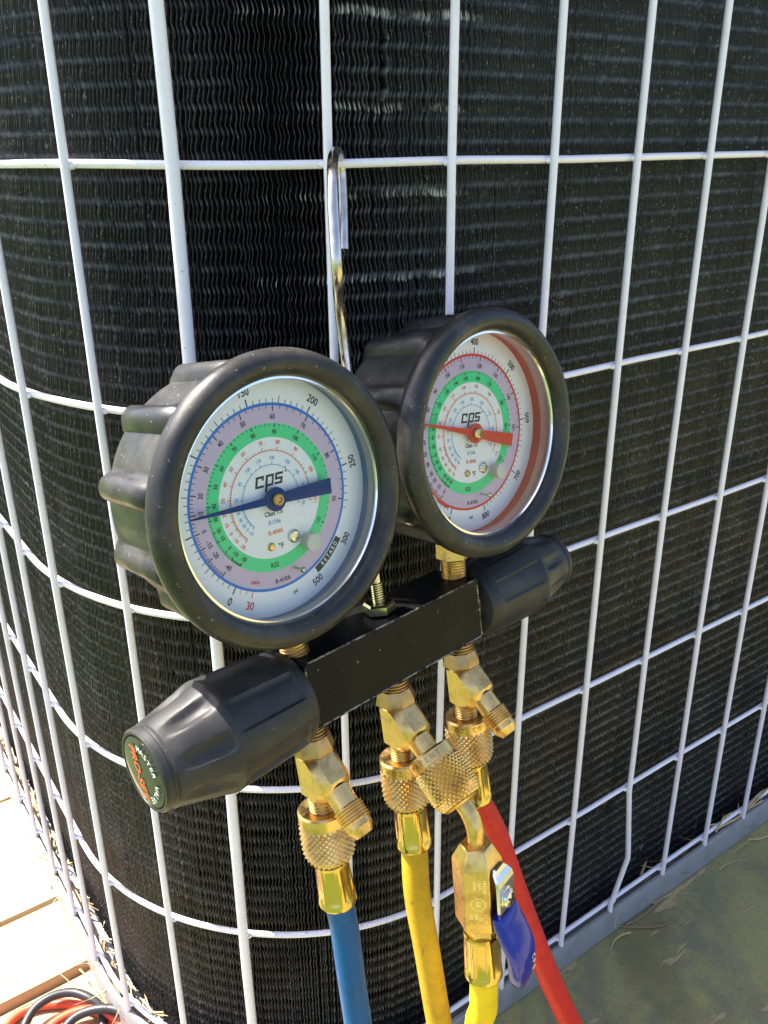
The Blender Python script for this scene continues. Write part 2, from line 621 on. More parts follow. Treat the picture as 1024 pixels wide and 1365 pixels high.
fins = bpy.data.objects.new('coil_fins', me)
COL.objects.link(fins)
fins.parent = unit
fins['kind'] = 'stuff'

# dark body behind the fins, refrigerant tubes, top cover
ob_ = MB()
ring = outline(INS + 0.0098)
ring = ring + [np.array((UMAX, UMIN * -1 + 0.1))]
ring[-1] = np.array((ring[-2][0], ring[0][1]))
ob_.prism([(x, y, 0.0065) for x, y in ring], [(x, y, ZTOP) for x, y in ring])
ob_.build('coil_core', 'coil_dark', unit, smooth=False)
for k in range(-15, 6):
    z = ZO + 0.0165 + k * 0.0334
    if 0.04 < z < ZTOP - 0.01:
        MB().tube([(*q, z) for q in outline(INS + 0.0058)], 0.0036, 8).build('coil_tube', 'tube_copper', unit)
top = outline(-0.012)
top = top + [np.array((top[-1][0], top[0][1]))]
MB().prism([(x, y, ZTOP + 0.002) for x, y in top], [(x, y, ZTOP + 0.03) for x, y in top]).build('top_cover', 'pan_steel', unit, bevel=0.004)

# base pan
bp = MB()
prof = [(-0.0035, 0.0008), (-0.0035, 0.0232), (-0.0028, 0.0242), (-0.0006, 0.0242), (0.0004, 0.0232), (0.0004, 0.006), (0.030, 0.006)]
rings = [outline(i_) for i_, _ in prof]
n_ = len(rings[0])
vs_l = [(rings[j][k][0], rings[j][k][1], prof[j][1]) for k in range(n_) for j in range(len(prof))]
fs_l = [(k * len(prof) + j, k * len(prof) + j + 1, (k + 1) * len(prof) + j + 1, (k + 1) * len(prof) + j) for k in range(n_ - 1) for j in range(len(prof) - 1)]
bp.add(vs_l, fs_l)
bp.build('base_pan', 'pan_steel', unit)

# guard wires: uprights in front, hoops behind
for k in sorted(U):
    u = U[k]
    p, nn, tt = path(u)
    rw = 0.0028 if k == 0 else 0.00185
    c = p + nn * (rw - 0.0002)
    zl = [0.0205] + [z + random.uniform(-0.004, 0.004) for z in ROWS[::-1][1:]] + [ZTOP]
    pts = []
    for z in zl:
        w_ = random.uniform(-0.0005, 0.0005)
        pts.append((c[0] + tt[0] * w_, c[1] + tt[1] * w_, z))
    if k == 5:      # the upright that is bent near its foot
        pts = [(c[0] - 0.0045, c[1], 0.0205), (c[0] - 0.0042, c[1], 0.0305), (c[0] + 0.0075, c[1] - 0.001, 0.068), (c[0] + 0.0070, c[1] - 0.001, 0.074), (c[0] + 0.0006, c[1], ROWS[5] - 0.002)] + pts[2:]
    w = MB().tube(pts, rw, 12).build('guard_wire', 'wire_white', unit, angle=60)
    if k == 5:
        w['label'] = 'upright guard wire kinked just above the base pan'
    if k == 0:
        w['label'] = 'thicker upright guard wire at the rounded corner'
for z in ROWS:
    pts = []
    for u in [UMIN, -0.6, -0.45, -0.35] + [-ARC + ARC * k / 40 for k in range(41)] + [0.06, 0.12, 0.2, 0.3, 0.42, UMAX]:
        p, nn, tt = path(u, 0.0019)
        pts.append((*p, z + 0.0004 * math.sin(u * 37 + z * 50)))
    hoop = MB().tube(pts, 0.0017, 10)
    for k in U:                     # weld and coating build-up where an upright crosses
        p, nn, tt = path(U[k], 0.0004)
        hoop.lathe((p[0] - tt[0] * 0.0036, p[1] - tt[1] * 0.0036, z - 0.0003), (tt[0], tt[1], 0), [(0.0003, 0.0), (0.0012, 0.0010), (0.0017, 0.0024), (0.0018, 0.0036), (0.0017, 0.0048), (0.0012, 0.0062), (0.0003, 0.0072)], 8)
    hoop.build('guard_wire', 'wire_white', unit, angle=60)

# ------------------------------------------------------------------ deck and lawn
edges = [-3.04 + 0.145 * k for k in range(13)] + [-1.155, -1.01, -0.865, -0.72, -0.575, -0.43, -0.285, -0.140, 0.060, 0.204, 0.276, 0.418, 0.560, 0.702, 0.844, 0.99]
dk = MB()
dk.box((-0.30, -3.02, -0.20), (2.5, 0.97, -0.045))
deck = struct(dk.build('deck', 'deck_raw', None, smooth=False), 'timber deck of boards, bare in the sun and olive painted in the shade', 'deck')
for a, b in zip(edges[:-1], edges[1:]):
    painted = b <= 0.061
    g = 0.0008 if painted else 0.0016
    zt = -0.0075 if (0.05 < a < 0.2) else (0.0 if painted else random.uniform(-0.0015, 0.0))
    x0, x1 = -0.315, 2.52
    P = MB().box((x0, a + g, -0.044), (x1, b - g, zt - 0.0002))
    pl = P.build('plank', 'deck_painted' if painted else 'deck_raw', deck, smooth=False, bevel=0.0025)
lw = MB()
lw.add([(-300, -300, -0.25), (300, -300, -0.25), (300, 300, -0.25), (-300, 300, -0.25)], [(0, 1, 2, 3)])
struct(lw.build('lawn', 'lawn_green', None, smooth=False), 'green lawn around the deck', 'lawn')

# ------------------------------------------------------------------ manifold frame
LAM = 1.10
O0 = np.array([-0.0988, -0.0698, -0.09155 + ZO])
B = np.array([[0.98988, 0.14172, 0.00763], [-0.13868, 0.97727, -0.16032], [-0.03018, 0.15764, 0.98704]])
OW = CAM + LAM * (O0 - CAM)
MMU = 0.001 * LAM                                   # one local millimetre
FRAME = Matrix.Translation(OW) @ Matrix(B.T.tolist()).to_4x4()


def ray(x, y):
    return MC.T @ np.array([(x - 512) / FPX, (y - 682.5) / FPX, 1.0])


def loc(Wp):
    """world point -> local mm"""
    return B @ (np.array(Wp) - OW) / MMU


def lhit(x, y, ax, v):
    """where the sight line through a point of the photograph meets a local plane (mm)"""
    o, d_ = loc(CAM), B @ ray(x, y)
    t = (v - o[ax]) / d_[ax]
    return o + t * d_


def LM():
    return MB(MMU)


def place(o):
    o.matrix_world = FRAME
    return o


mani = place(thing('manifold_gauge_set', 'black refrigerant manifold with two round gauges and two valve knobs hanging on the wire guard', 'gauge manifold'))

# body bar
BX, BZ0, BZ1, BY0, BY1 = 43.0, -82.3, -57.8, 1.5, 23.5
LM().box((-BX, BY0, BZ0), (BX, BY1, BZ1)).build('manifold_body', 'black_anodised', mani, bevel=0.9)
wb = LM()
for yy, zz in ((BY0, BZ1), (BY0, BZ0)):
    wb.tube([(-BX + 0.8, yy + 0.28, zz - math.copysign(0.28, zz + 70)), (BX - 0.8, yy + 0.28, zz - math.copysign(0.28, zz + 70))], 0.36, 6)
for xx in (-BX, BX):
    wb.tube([(xx - math.copysign(0.28, xx), BY0 + 0.28, BZ0 + 0.8), (xx - math.copysign(0.28, xx), BY0 + 0.28, BZ1 - 0.8)], 0.36, 6)
e = wb.build('worn_edging', 'worn_edge', mani)

AY = 12.0


def thread(mb, o, ax, r, h0, h1, pitch=1.1, dp=0.45, n=24):
    prof = []
    h = h0
    while h < h1:
        prof += [(r - dp, h), (r, h + pitch * 0.35), (r, h + pitch * 0.6), (r - dp, h + pitch * 0.98)]
        h += pitch
    mb.lathe(o, ax, prof, n, cap0=True, cap1=True)


# ---------------- gauges
def tri_between(a, b, t):
    return a + (b - a) * t


class Print:
    """flat print on a dial; coordinates (a, b) in mm about the dial centre"""
    def __init__(self, gx, gz, y):
        self.mb = LM()
        self.g = (gx, gz, y)

    def pts(self, P, mat):
        gx, gz, y = self.g
        self.mb.mat(mat)
        return [(gx + a, y, gz + b) for a, b in P]

    def poly(self, P, mat):
        self.mb.add(self.pts(P, mat), [tuple(range(len(P)))])

    def tick(self, ang, r0, r1, w, mat):
        c, s = math.cos(math.radians(ang)), math.sin(math.radians(ang))
        self.poly([(c * r0 + s * w / 2, s * r0 - c * w / 2), (c * r1 + s * w / 2, s * r1 - c * w / 2), (c * r1 - s * w / 2, s * r1 + c * w / 2), (c * r0 - s * w / 2, s * r0 + c * w / 2)], mat)

    def arc(self, a0, a1, r0, r1, mat, n=60):
        gx, gz, y = self.g
        self.mb.mat(mat)
        vs = []
        for k in range(n + 1):
            a = math.radians(a0 + (a1 - a0) * k / n)
            vs += [(gx + math.cos(a) * r0, y, gz + math.sin(a) * r0), (gx + math.cos(a) * r1, y, gz + math.sin(a) * r1)]
        self.mb.add(vs, [(2 * k, 2 * k + 1, 2 * k + 3, 2 * k + 2) for k in range(n)])

    def text(self, s, a, b, size, rot_, mat, sx=1.0, lift=0.0):
        v, f = text2d(s, size)
        c, sn = math.cos(math.radians(rot_)), math.sin(math.radians(rot_))
        P = [(a + x * sx * c - z * sn, b + x * sx * sn + z * c) for x, z in v]
        vs = self.pts(P, mat)
        if lift:
            vs = [(p[0], p[1] - lift, p[2]) for p in vs]
        self.mb.add(vs, f)

    def label(self, s, ang, r, size, mat, sx=0.85):
        a = ang % 360
        rot_ = a - 90 if 10 < a < 189 else a + 90
        self.text(s, r * math.cos(math.radians(a)), r * math.sin(math.radians(a)), size, rot_, mat, sx)


def interp_ticks(tab):
    tab = sorted(tab)
    T = [t for t, _ in tab]
    A = [a for _, a in tab]
    return lambda t: float(np.interp(t, T, A))


def gauge(gx, gz, rib0, side, ry=0.0):
    # boot: ribbed rubber cup with a thick rolled rim
    prof = [(0.5, 33.0, 0), (26, 33.0, 0), (34, 32.4, 0.2), (37.2, 30.6, 0.7), (38.2, 28.0, 1), (38.7, 18, 1), (39.3, 8, 1), (39.6, 0, 1), (39.8, -1.6, 0.55), (40.6, -2.6, 0.1), (42.6, -3.3, 0), (44.2, -4.5, 0),
            (45.0, -6.2, 0), (45.15, -7.8, 0), (44.7, -9.6, 0), (43.5, -11.2, 0), (42.0, -12.0, 0), (40.6, -12.1, 0), (39.0, -11.6, 0), (37.7, -10.5, 0), (37.0, -9.0, 0), (36.8, -7.6, 0), (37.4, -6.8, 0)]
    prof = [(r, h - (ry if h < -2 else 0), w) for r, h, w in prof]
    wts = [w for _, _, w in prof]

    def rib(t, r, h, i):
        a = (math.degrees(t) - rib0) % (360 / 11)
        a = min(a, 360 / 11 - a)
        x = max(0.0, 1 - (a / 6.2) ** 2)
        return r + 3.9 * wts[i] * math.sqrt(x) if x > 0 else r
    b = LM()
    b.lathe((gx, 0, gz), (0, 1, 0), [(r, h) for r, h, _ in prof], 198, rib, cap0=True, ref=(1, 0, 0))
    boot = b.build('gauge', 'rubber', mani, angle=50)
    blue = side == 'low'
    boot['label'] = 'gauge with blue needle in a scuffed black rubber boot' if blue else 'gauge with red needle in a black rubber boot'
    # bezel, inner wall
    LM().lathe((gx, 0, gz), (0, -1, 0), [(37.3, 7.2 + ry), (36.9, 8.2 + ry), (36.2, 8.3 + ry), (35.9, 7.7 + ry), (36.1, 7.0 + ry), (37.2, 6.3 + ry)], 96).build('bezel', 'chrome', boot)
    LM().lathe((gx, 0, gz), (0, -1, 0), [(37.3, -0.6), (37.25, 2.6 + ry * 0.4), (36.7, 2.9 + ry * 0.4), (36.6, 3.4 + ry * 0.4)], 96).build('case_wall', 'wall_blue' if blue else 'wall_red', boot)
    LM().lathe((gx, 0, gz), (0, -1, 0), [(36.6, 3.4 + ry * 0.4), (37.0, 3.9 + ry * 0.5), (37.2, 6.7 + ry)], 96).build('lens_ring', 'wall_clear' if blue else 'wall_pink', boot)
    # dial with printed rings
    dmats = ['dial_white', 'ring_green', 'ring_lavender', 'ring_blue' if blue else 'ring_red']
    dial = LM()
    radii = [(0.01, 18.6, 0), (18.6, 22.8, 1), (22.8, 28.05, 2), (28.05, 28.95, 3), (28.95, 37.2, 0)]
    n = 120
    for r0, r1, mi in radii:
        dial.mat(mi)
        dial.lathe((gx, 0, gz), (0, -1, 0), [(r0, 0), (r1, 0)], n)
    dial.mat(0)
    dial.lathe((gx, 0, gz), (0, -1, 0), [(37.2, 0), (37.2, -0.7)], n, cap1=True)
    dial.build('dial', dmats, boot, smooth=False)
    pr = Print(gx, gz, -0.10)
    pm = ['ink', 'ink_orange', 'ink_red', 'ink_cyan', 'dial_white', 'ring_red']
    if blue:
        psi = lambda p: 232 - 0.905 * p
        for p in range(0, 281, 5):
            pr.tick(psi(p), 28.95, 31.2 if p % 50 == 0 else (30.9 if p % 25 == 0 else 30.2), 0.42 if p % 50 == 0 else 0.22, 0)
        for p in (0, 50, 100, 150, 200, 250):
            pr.label(str(p), psi(p), 33.4, 3.4, 0)
        for k in (1, 2, 3):
            pr.tick(232 + 4.4 * k, 28.95, 30.2 if k < 3 else 30.9, 0.3 if k == 3 else 0.18, 2)
        pr.label('30', 245.2, 33.3, 3.5, 2)
        pr.label('inHg', 246, 26.2, 1.9, 2)
        pr.label('300', 321, 33.5, 3.3, 0)
        pr.label('500', 292, 33.3, 3.3, 0)
        pr.arc(294.5, 319.5, 29.2, 31.6, 0, 24)
        for ch, aa in zip('RETARD', (300.5, 303.4, 306.2, 309.2, 312.2, 315.2)):
            v, f = text2d(ch, 2.1)
            a = math.radians(aa)
            c, s = math.cos(a + math.pi / 2), math.sin(a + math.pi / 2)
            o = (30.4 * math.cos(a), 30.4 * math.sin(a))
            vs = pr.pts([(o[0] + x * 0.8 * c - z * s, o[1] + x * 0.8 * s + z * c) for x, z in v], 4)
            pr.mb.add([(p[0], p[1] - 0.05, p[2]) for p in vs], f)
        pr.label('psi', 276, 31.9, 1.9, 0)
        lav = [(-40, 220), (-20, 206), (-10, 197), (0, 187), (10, 175), (20, 163), (30, 145), (40, 125), (50, 103), (60, 78), (70, 50), (80, 18), (90, -16)]
        grn = [(-30, 229), (-10, 219), (0, 211), (10, 200), (20, 192), (30, 182), (40, 171), (50, 155), (60, 139), (70, 119), (80, 98), (90, 76), (100, 52), (110, 24), (120, -6), (130, -36)]
        org = [(-20, 222), (-10, 211), (0, 202), (10, 192), (20, 181), (30, 167), (40, 151), (50, 135), (60, 115), (70, 92), (80, 71), (90, 47), (100, 17), (110, -17)]
        cyn = [(-10, 222), (0, 214), (20, 206), (40, 196), (60, 185), (70, 168), (90, 145), (100, 122), (110, 101), (120, 78), (130, 50), (140, 27), (150, 4), (160, -22)]
        rot0 = -3
    else:
        psi = lambda p: 240.5 - 0.405 * p
        for p in range(0, 801, 10):
            pr.tick(psi(p), 28.95, 31.2 if p % 100 == 0 else (30.7 if p % 50 == 0 else 30.1), 0.42 if p % 100 == 0 else 0.22, 0)
        for p in range(0, 801, 100):
            pr.label(str(p), psi(p), 33.2, 3.3, 0)
        pr.arc(222, 236, 28.2, 29.6, 5, 12)
        pr.label('psi', 262, 31.9, 1.9, 0)
        lav = [(0, 226), (10, 218), (20, 210), (30, 203), (40, 194), (50, 185), (60, 175), (70, 163), (80, 148), (90, 131), (100, 112), (110, 93), (120, 71), (130, 48), (140, 21), (150, -8)]
        grn = [(20, 229), (30, 223), (40, 217), (50, 206), (60, 198), (70, 190), (80, 181), (90, 172), (100, 162), (110, 150), (120, 138), (130, 121), (140, 105), (150, 90), (160, 71), (170, 51), (180, 22), (190, -5), (200, -42)]
        org = [(10, 228), (20, 219), (30, 209), (40, 199), (60, 187), (70, 172), (80, 155), (100, 137), (110, 117), (120, 95), (130, 72), (140, 45), (150, 15), (160, -17), (170, -40)]
        cyn = [(30, 228), (40, 219), (60, 207), (80, 194), (90, 180), (100, 164), (120, 146), (130, 126), (140, 104), (150, 80), (160, 52), (170, 24), (180, -5), (190, -33)]
        rot0 = -8
    def scale(tab, r0, rlong, rshort, rl, size, mat, sub=5, w=0.3):
        fn = interp_ticks(tab)
        lo, hi = tab[0][0], tab[-1][0]
        t = lo
        while t <= hi:
            maj = any(t == q for q, _ in tab)
            step = 10 / sub
            pr.tick(fn(t), r0, rlong if maj else rshort, w * 1.3 if maj else w * 0.8, mat)
            t += step
        for q, a in tab:
            pr.label(str(q), a, rl, size, mat)
    scale(lav, 28.05, 26.3, 27.1, 24.8, 2.2, 0, 5, 0.28)
    scale(grn, 22.7, 21.5, 22.0, 20.2, 1.9, 0, 5, 0.28)
    scale(org, 14.6, 15.7, 15.2, 17.2, 1.75, 1, 5, 0.22)
    scale(cyn, 10.3, 11.2, 10.8, 12.4, 1.6, 3, 2, 0.22)
    pr.arc(org[0][1], org[-1][1], 14.45, 14.7, 1)
    pr.arc(cyn[0][1], cyn[-1][1], 10.2, 10.42, 3)
    # maker's mark: three squarish letters c p s with a long p stem
    def mark(P_, mat=0):
        c, s = math.cos(math.radians(rot0)), math.sin(math.radians(rot0))
        for x0, z0, x1, z1 in P_:
            q = [(x0, z0), (x1, z0), (x1, z1), (x0, z1)]
            q = [(x + 0.22 * (z - 5.0), z) for x, z in q]
            pr.poly([(x * c - z * s, x * s + z * c) for x, z in q], mat)
    mark([(-5.2, 3.9, -4.4, 7.4), (-4.4, 6.7, -2.2, 7.4), (-2.9, 6.0, -2.2, 6.7), (-4.4, 3.9, -2.0, 4.6),
          (-1.5, 2.2, -0.7, 7.4), (-0.7, 6.7, 1.5, 7.4), (0.8, 4.6, 1.5, 6.7), (-0.7, 3.9, 1.5, 4.6),
          (2.0, 6.7, 4.9, 7.4), (2.0, 5.3, 2.8, 6.7), (2.8, 5.3, 4.9, 5.95), (4.1, 4.6, 4.9, 5.3), (2.0, 3.9, 4.9, 4.6)])
    def ctext(s, a, b, size, mat, sx=0.9):
        c, sn = math.cos(math.radians(rot0)), math.sin(math.radians(rot0))
        pr.text(s, a * c - b * sn, a * sn + b * c, size, rot0, mat, sx)
    ctext('\u00ae', 6.4, 7.3, 1.0, 0)
    ctext('Class 1.0', 0.2, -4.6, 2.1, 0)
    ctext('R134a', 0.2, -7.4, 2.0, 3)
    ctext('R-404A', 0.2, -10.6, 2.0, 1)
    ctext('\u00b0F', 1.6, -15.4, 2.6, 0)
    ctext('R22', -1.6, -20.8, 2.1, 0)
    ctext('R-410A', 0.8, -26.2, 2.1, 0)
    pr.mb.build('dial_print', pm, boot, smooth=False)
    # needle
    ang = 176 if blue else 160.5
    ns = LM()
    def nd(P_, y0, y1):
        a = math.radians(ang)
        c, s = math.cos(a), math.sin(a)
        A = [(gx + x * c - z * s, y0, gz + x * s + z * c) for x, z in P_]
        ns.prism(A, [(p[0], y1, p[2]) for p in A])
    nd([(29.5, -0.22), (29.5, 0.22), (2.2, 1.25), (2.2, -1.25)], -2.2, -2.6)
    nd([(-2.2, -1.6), (-2.2, 1.6), (-21.5, 2.5), (-21.5, -2.5)], -2.2, -2.6)
    ns.lathe((gx, 0, gz), (0, -1, 0), [(0.2, 2.1), (3.7, 2.1), (3.7, 2.75), (0.2, 2.8)], 36, cap0=True, cap1=True)
    ns.build('needle', 'needle_blue' if blue else 'needle_red', boot, smooth=False)
    LM().lathe((gx, 0, gz), (0, -1, 0), [(1.1, 0.0), (1.1, 2.85), (2.0, 2.9), (2.05, 3.9), (1.6, 4.3), (0.9, 4.35), (0.7, 4.0), (0.1, 4.0)], 28, cap1=True).build('needle_hub', 'nut_zinc' if not blue else 'brass_tarnish', boot)
    c, s = math.cos(math.radians(rot0)), math.sin(math.radians(rot0))
    rr = lambda a, b_: (gx + a * c - b_ * s, 0, gz + a * s + b_ * c)
    sc = LM()
    sc.lathe(rr(6.6, -13.6), (0, -1, 0), [(2.1, 0.05), (2.1, 0.7), (1.6, 1.1), (0.1, 1.15)], 24, cap0=True, cap1=True)
    q = rr(6.6, -13.6)
    sc.box((q[0] - 1.9, -1.35, q[2] - 0.22), (q[0] + 1.9, -1.1, q[2] + 0.22))
    sc.build('dial_screw', 'zinc', boot)
    LM().lathe(rr(-2.2, -14.9), (0, -1, 0), [(1.35, 0.05), (1.3, 0.5), (0.9, 0.9), (0.1, 1.0)], 20, cap0=True, cap1=True).build('dial_rivet', 'brass', boot)
    LM().lathe((gx + 10.5, 0, gz - 16.9), (0, -1, 0), [(2.6, 0.05), (2.7, 1.2), (3.0, 3.6), (2.9, 4.2), (2.4, 4.5), (0.1, 4.6)], 28, cap0=True, cap1=True).build('vent_plug', 'plug_rubber', boot)
    sp = LM()
    q = rr(5.4, -23.6)
    sp.tube([(q[0], 0, q[2]), (q[0], -4.6, q[2])], 0.45, 10)
    sp.lathe((q[0], -4.6, q[2]), (0, -1, 0), [(0.9, -0.4), (0.95, 0.2), (0.5, 0.7), (0.05, 0.8)], 14, cap0=True, cap1=True)
    sp.build('stop_pin', 'zinc', boot)
    # glass
    LM().lathe((gx, 0, gz), (0, -1, 0), [(36.7, 6.9 + ry), (36.6, 7.4 + ry), (0.05, 8.0 + ry)], 64).build('lens', 'glass', boot)
    return boot


gauge(-45.9, 0.0, 98, 'low')
gauge(45.9, -0.7, 112, 'high', 2.0)

# gauge stems
for gx, sx in ((-45.9, -38.5), (45.9, 41.0)):
    st = LM()
    dv = np.array((sx - gx, 0, -58.0))
    t0 = 0.62
    p0 = np.array((gx, AY, 0)) + dv * t0
    ax = dv / np.linalg.norm(dv)
    st.lathe(p0, ax, [(6.6, 0), (6.6, 14.5), (5.6, 15.4)], 6, cap0=True, cap1=True)
    thread(st, p0 + ax * 15.0, ax, 5.0, 0, 8.0)
    st.build('gauge_stem', 'brass', mani, angle=30)


# ---------------- valve knobs
def knob(sgn, x0, rs, label):
    K_ = []
    # distance along the axis, radius, flute weight, scallop weight
    P_ = [(0, 6, 0, 0), (0.3, 12, 0, 0), (1.2, 14.8, 0, 0), (3.0, 16.4, 0, 0), (5.0, 17.0, 0, 0), (6.2, 17.2, 0.1, 0), (7.2, 17.3, 0.9, 0), (9, 17.5, 1, 0), (16, 17.9, 1, 0), (24, 18.3, 1, 0), (29.5, 18.6, 1, 0), (31.5, 18.75, 0.6, 0),
          (33.0, 18.8, 0, 0.0), (34.2, 18.6, 0, 0.1), (36, 18.1, 0, 0.55), (38.5, 17.3, 0, 0.9), (41, 16.7, 0, 1.0), (44, 15.9, 0, 0.95), (47, 15.2, 0, 0.7), (49.5, 14.5, 0, 0.3), (51.5, 14.0, 0, 0.05), (52.6, 13.8, 0, 0), (53.2, 13.2, 0, 0), (54.0, 13.1, 0, 0), (54.4, 13.5, 0, 0), (56.2, 13.3, 0, 0), (57.0, 12.7, 0, 0), (57.0, 11.9, 0, 0), (56.3, 11.6, 0, 0), (56.2, 0.1, 0, 0)]

    def fn(t, r, h, i):
        _, _, wf, ws = P_[i]
        a = (math.degrees(t) + 10) % 60
        fl = 0.0
        if a < 34:                       # wide shallow flute with a stepped edge
            e_ = min(a, 34 - a)
            fl = min(1.0, e_ / 2.2) * 0.055
        b_ = (math.degrees(t) + 4) % 45
        b_ = abs(b_ - 22.5)
        sc = math.exp(-(b_ / 8.5) ** 4) * 0.115
        return r * rs / 18.8 * (1 - wf * fl - ws * sc)
    k = LM()
    k.lathe((x0, AY, -72.0), (sgn, 0, 0), [(r, h) for h, r, _, _ in P_], 144, fn, cap0=True, cap1=True, ref=(0, 0, 1))
    kb = k.build('valve_knob', 'knob_plastic', mani, angle=28)
    kb['label'] = label
    # end badge, domed
    q = rs / 18.8
    LM().lathe((x0, AY, -72.0), (sgn, 0, 0), [(11.5 * q, 56.3), (11.3 * q, 56.9), (8 * q, 57.35), (4 * q, 57.55), (0.05, 57.6)], 48).build('badge', 'badge_black', kb)
    # badge lettering: the knob stands turned so that the words run downwards
    pt = LM()
    ta = math.radians(-82)
    rt_ = np.array((0, 1.0 * sgn, 0))
    BEX = rt_ * math.cos(ta) + np.array((0, 0, 1.0)) * math.sin(ta)
    BEZ = -rt_ * math.sin(ta) + np.array((0, 0, 1.0)) * math.cos(ta)
    def wr(word, r, a0, da, size, mat):
        for i, ch in enumerate(word):
            if ch == ' ':
                continue
            v, f = text2d(ch, size)
            a = math.radians(a0 - da * i)
            ex_, ez_ = BEX, BEZ
            rad = ex_ * math.cos(a) + ez_ * math.sin(a)
            tan = ex_ * math.sin(a) - ez_ * math.cos(a)
            o = np.array((x0 + sgn * 57.75, AY, -72.0)) + rad * r * q
            pt.mat(mat)
            pt.add([o + tan * x * q + rad * z * q for x, z in v], f)
    def ws(word, y, size, mat):
        v, f = text2d(word, size)
        ex_, ez_ = BEX, BEZ
        o = np.array((x0 + sgn * 57.85, AY, -72.0)) + ez_ * y * q
        pt.mat(mat)
        pt.add([o + ex_ * (x + 0.25 * z) * q + ez_ * z * q for x, z in v], f)
    wr('MASTER VALVE', 8.6, 164, 13.4, 2.9, 1)
    ws('PRO-SET', -1.4, 4.6, 0)
    pt.build('badge_print', ['badge_orange', 'badge_white'], kb, smooth=False)
    return kb


knob(-1, -41.8, 19.0, 'valve knob nearest the viewer with an orange and black end badge')
knob(1, 46.0, 17.0, 'scuffed valve knob at the far end of the bar')
for x0, x1 in ((-43.4, -41.0), (41.0, 47.5)):
    LM().lathe((0, AY, -71.0), (1, 0, 0), [(8.5, x0), (8.5, x1)], 28, cap0=True, cap1=True).build('valve_bonnet', 'brass_tarnish', mani)

# ---------------- hook
def wpt(x, y, t):
    return loc(CAM + t * ray(x, y))


hk = [(0, 11, -58), (0, 11, -20), (0, 11, 20), (0.2, 11, 48)]
hk += [wpt(449.5, 360, 0.3015), wpt(444.5, 285, 0.3005), wpt(443, 240, 0.3030), wpt(444, 212, 0.3105), wpt(447.5, 203, 0.322), wpt(451.5, 204, 0.336), wpt(454.5, 218, 0.3465), wpt(457, 262, 0.3500), wpt(458.5, 333, 0.3505)]
hook = LM().tube(catmull(hk, 8), 1.78, 14).build('hook', 'hook_steel', mani, angle=50)
ht = LM()
thread(ht, (0, 11, -57.6), (0, 0, 1), 2.3, 0, 11, 0.9, 0.3, 16)
ht.build('hook_thread', 'nut_zinc', mani)
LM().lathe((0, 11, -57.8), (0, 0, 1), [(5.0, 0.1), (5.9, 0.7), (5.9, 3.6), (5.2, 4.4), (2.2, 4.4)], 6, cap0=True).build('hook_nut', 'nut_zinc', mani, angle=20)

# ---------------- hose ports under the bar
D45 = np.array((0, -0.7071, -0.7071))
PORTX = (-37.5, 3.0, 40.2)


def port(xc):
    b = LM()
    w = 6.4
    prof = [(17.6, -94.3), (8.2, -94.3), (-1.7, -105.4), (4.9, -113.2), (8.4, -114.6), (17.6, -114.0)]
    b.prism([(xc - w, y, z) for y, z in prof], [(xc + w, y, z) for y, z in prof])
    pb = b.build('hose_port', 'brass', mani, bevel=2.7, seg=1, angle=15)
    t = LM()
    thread(t, (xc, AY, -82.2), (0, 0, -1), 5.6, 0, 12.2, 1.25, 0.5)
    t.lathe((xc, AY + 0.4, -95.4), (0, 0, 1), [(7.9, 0), (7.7, 1.6), (6.3, 5.6), (5.0, 6.6)], 8, cap0=True, ref=(1, 0.41, 0))
    t.build('pipe_thread', 'brass_tarnish', pb, angle=30)
    t = LM()
    thread(t, (xc, AY + 0.6, -113.0), (0, 0, -1), 4.9, 1.5, 9.5, 1.15, 0.45)
    t.lathe((xc, AY + 0.6, -113.0), (0, 0, -1), [(4.6, 0), (4.6, 2)], 24)
    t.build('lower_thread', 'brass', pb, angle=30)
    o = np.array((xc, 1.6, -109.3))
    t = LM()
    t.lathe(o, D45, [(4.7, -1.5), (4.7, 5.2), (4.4, 5.6)], 28)
    thread(t, o, D45, 5.5, 5.4, 11.6, 1.05, 0.5, 28)
    t.lathe(o, D45, [(4.9, 11.4), (4.9, 13.6), (4.6, 14.0), (3.2, 16.4), (2.3, 16.5), (2.2, 10.0)], 28, cap1=True)
    t.build('flare_branch', 'brass', pb, angle=30)
    return pb


for x in PORTX:
    port(x)


# ------------------------------------------------------------------ hoses
def knurl(mb, o, ax, r0, h0, h1, nk, barrel=0.0, hgt=0.55):
    """rows of pyramids cut by two crossing spirals"""
    n = nk * 2
    dh = math.pi * r0 / nk * 1.02
    rows = int(round((h1 - h0) / dh))
    o, ax = np.array(o, float), np.array(ax, float) / np.linalg.norm(ax)
    u_ = np.array((1.0, 0, 0)) - ax[0] * ax
    u_ /= np.linalg.norm(u_)
    w_ = np.cross(ax, u_)
    vs, fs = [], []
    for j in range(rows + 1):
        s_ = j / rows
        h = h0 + (h1 - h0) * s_
        rb = r0 + barrel * math.sin(math.pi * s_) - 1.7 * max(0, s_ - 0.74) ** 1.5 / 0.26 ** 1.5
        for k in range(n):
            t = 2 * math.pi * k / n
            rr = rb - hgt * 0.35 + (hgt * random.uniform(0.86, 1.0) if (k + j) % 2 == 0 and 0 < j < rows else 0)
            vs.append(o + ax * h + (u_ * math.cos(t) + w_ * math.sin(t)) * rr)
    for j in range(rows):
        for k in range(n):
            a, b = j * n + k, j * n + (k + 1) % n
            c, d_ = b + n, a + n
            if (k + j) % 2 == 0:       # a and c are tips: split along b-d
                fs += [(a, b, d_), (b, c, d_)]
            else:
                fs += [(a, b, c), (a, c, d_)]
    mb.add(vs, fs)


